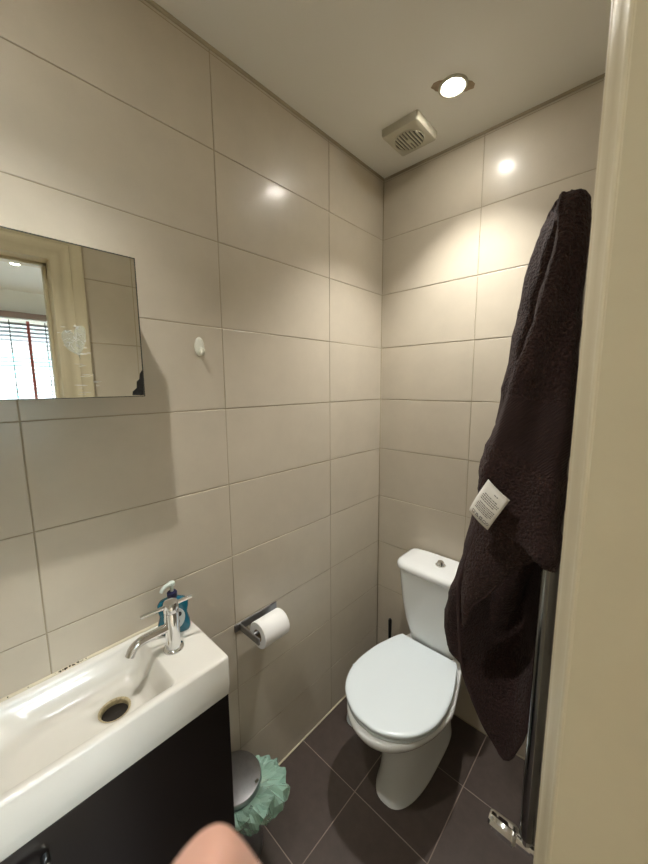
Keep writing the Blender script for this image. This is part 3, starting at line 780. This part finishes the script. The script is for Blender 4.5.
# care tag
a, b, c_, d = V((.7660, -.763, 1.366)), V((.8075, -.763, 1.332)), V((.773, -.768, 1.264)), V((.7335, -.766, 1.296))
bm = N(); nt_, A = 8, []
def tagp(u, v):
    top = a.lerp(b, u); bot = d.lerp(c_, u); p = top.lerp(bot, v); p.y += -.010*math.sin(v*PI*.9)-.004*math.sin(u*PI); return p
for j in range(nt_+1): A.append([bm.verts.new(tagp(i/nt_, j/nt_)) for i in range(nt_+1)])
for j in range(nt_):
    for i in range(nt_): bm.faces.new((A[j][i], A[j][i+1], A[j+1][i+1], A[j+1][i]))
tg = obj('care_tag', bm, M['tag'], tw, True); tg.modifiers.new('s', 'SOLIDIFY').thickness = .0004
tg['label'] = 'white care tag printed with small grey text and laundry symbols'
bm = N(); rnd = random.Random(9)
def bar(u0, u1, v0, v1):
    n = V((0, -.0009, 0)); q = [tagp(u0, v0)+n, tagp(u1, v0)+n, tagp(u1, v1)+n, tagp(u0, v1)+n]
    bm.faces.new([bm.verts.new(p) for p in q])
for v in (.14,):
    bar(.50, .58, v, v+.02); bar(.60, .66, v, v+.02)
for row, v in enumerate((.26, .31, .36, .41, .50, .55, .60, .65, .70)):
    u = .14+(.06 if row in (0, 4) else 0)
    end = .88-(.12 if row in (0, 3, 8) else 0)
    while u < end:
        w = rnd.uniform(.03, .10); bar(u, min(u+w, end), v, v+.022); u += w+.018
def poly(pts, r=.008, closed=True):
    P = pts+[pts[0]] if closed else pts
    for (u0, v0), (u1, v1) in zip(P, P[1:]):
        dv = V((u1-u0, v1-v0)); L_ = dv.length
        if L_ < 1e-6: continue
        nx, ny = -dv.y/L_*r, dv.x/L_*r; n = V((0, -.0009, 0))
        bm.faces.new([bm.verts.new(tagp(x, y)+n) for x, y in ((u0+nx, v0+ny), (u1+nx, v1+ny), (u1-nx, v1-ny), (u0-nx, v0-ny))])
sy = .86
poly([(.12, sy-.04), (.14, sy+.04), (.24, sy+.04), (.26, sy-.04)], closed=False); poly([(.12, sy-.03), (.26, sy-.03)], closed=False)       # wash tub
poly([(.31, sy+.04), (.38, sy-.045), (.45, sy+.04)]); poly([(.31, sy-.04), (.45, sy+.04)], closed=False)                                  # bleach triangle, crossed
poly([(.50, sy-.04), (.62, sy-.04), (.62, sy+.04), (.50, sy+.04)]); poly([(.56+.04*math.cos(i*PI/5), sy+.028*math.sin(i*PI/5)) for i in range(10)], .006)  # tumble dry
poly([(.66, sy+.04), (.69, sy-.03), (.78, sy-.03), (.80, sy+.04)])                                                                        # iron
poly([(.87+.045*math.cos(i*PI/6), sy+.036*math.sin(i*PI/6)) for i in range(12)])                                                          # dry-clean circle
obj('printed_text', bm, M['ink'], tg)

# ------------------------------------------------------------------ photographer's hand (only a fingertip reaches into the frame)
hd = None
def hand():
    cam_r = V((.73224, .68101, -.00681)); cam_u = V((-.08733, .10381, .99076)); cam_f = V((-.67542, .72488, -.13549)); cc = V((.98341, -1.47439, 1.55431))
    q = lambda r, u, f: cc+cam_r*r+cam_u*u+cam_f*f
    chains = []
    root = q(.052, -.205, .030); wrist = q(.075, -.262, -.005); arm = q(.12, -.40, -.06)
    verts = [root, wrist, arm]; rad = [(.030, .020), (.027, .021), (.036, .033)]; edges = [(0, 1), (1, 2)]
    def chain(pts, rs):
        last = 0
        for p, r in zip(pts, rs):
            verts.append(q(*p)); rad.append((r, r)); edges.append((last, len(verts)-1)); last = len(verts)-1
    # index: its tip is the only part inside the photograph
    chain([(.026, -.168, .052), (.005, -.124, .058), (-.0125, -.1018, .061), (-.0250, -.0878, .0645), (-.0287, -.0838, .0650)], [.0126, .0126, .0127, .0127, .0112])
    chain([(.038, -.162, .060), (.030, -.142, .078), (.018, -.150, .096), (.008, -.162, .098)], [.0110, .0100, .0092, .0080])
    chain([(.054, -.166, .064), (.050, -.158, .084), (.038, -.168, .098), (.028, -.180, .096)], [.0105, .0096, .0088, .0078])
    chain([(.070, -.174, .062), (.068, -.172, .078), (.058, -.182, .088), (.048, -.190, .084)], [.0095, .0086, .0078, .0070])
    chain([(.026, -.196, .020), (.006, -.180, .020), (-.012, -.160, .028)], [.0150, .0118, .0098])
    me = bpy.data.meshes.new('hand'); me.from_pydata([tuple(v) for v in verts], edges, []); o = bpy.data.objects.new('hand', me); C.objects.link(o)
    sk = o.modifiers.new('skin', 'SKIN'); sk.use_smooth_shade = True
    for i, v in enumerate(me.skin_vertices[0].data): v.radius = rad[i]; v.use_root = (i == 0)
    s = o.modifiers.new('sub', 'SUBSURF'); s.levels = s.render_levels = 3
    me.materials.append(M['skin'])
    tag(o, 'fingertip of the hand holding the camera, blurred at the bottom edge', 'hand')
    return o
hand()

# ------------------------------------------------------------------ world, camera, view
w = bpy.data.worlds.new('World'); S.world = w; w.use_nodes = True
bg = w.node_tree.nodes['Background']; bg.inputs[0].default_value = (.80, .90, 1, 1); bg.inputs[1].default_value = 2.6
cam = bpy.data.cameras.new('camera'); co = bpy.data.objects.new('camera', cam); C.objects.link(co); S.camera = co
r = V((.7322424796786312, .6810099767391656, -.0068090040248508345)); u = V((-.08733453390874252, .10381068524829767, .9907552779648573)); f = V((-.6754210761747312, .7248784402987856, -.13549028248907))
co.matrix_world = Matrix(((r.x, u.x, -f.x, .98341214), (r.y, u.y, -f.y, -1.47439333), (r.z, u.z, -f.z, 1.5543116), (0, 0, 0, 1)))
cam.sensor_fit = 'HORIZONTAL'; cam.sensor_width = 36; cam.lens = 346.156/648*36; cam.clip_start = .005
cam.dof.use_dof = True; cam.dof.focus_distance = 1.3; cam.dof.aperture_fstop = 13
S.view_settings.view_transform = 'Standard'; S.view_settings.look = 'None'; S.view_settings.gamma = 1; S.view_settings.exposure = .13
S.view_settings.use_curve_mapping = False
S.cycles.use_denoising = True
S.cycles.max_bounces = 10; S.cycles.diffuse_bounces = 5; S.cycles.glossy_bounces = 6; S.cycles.transparent_max_bounces = 24
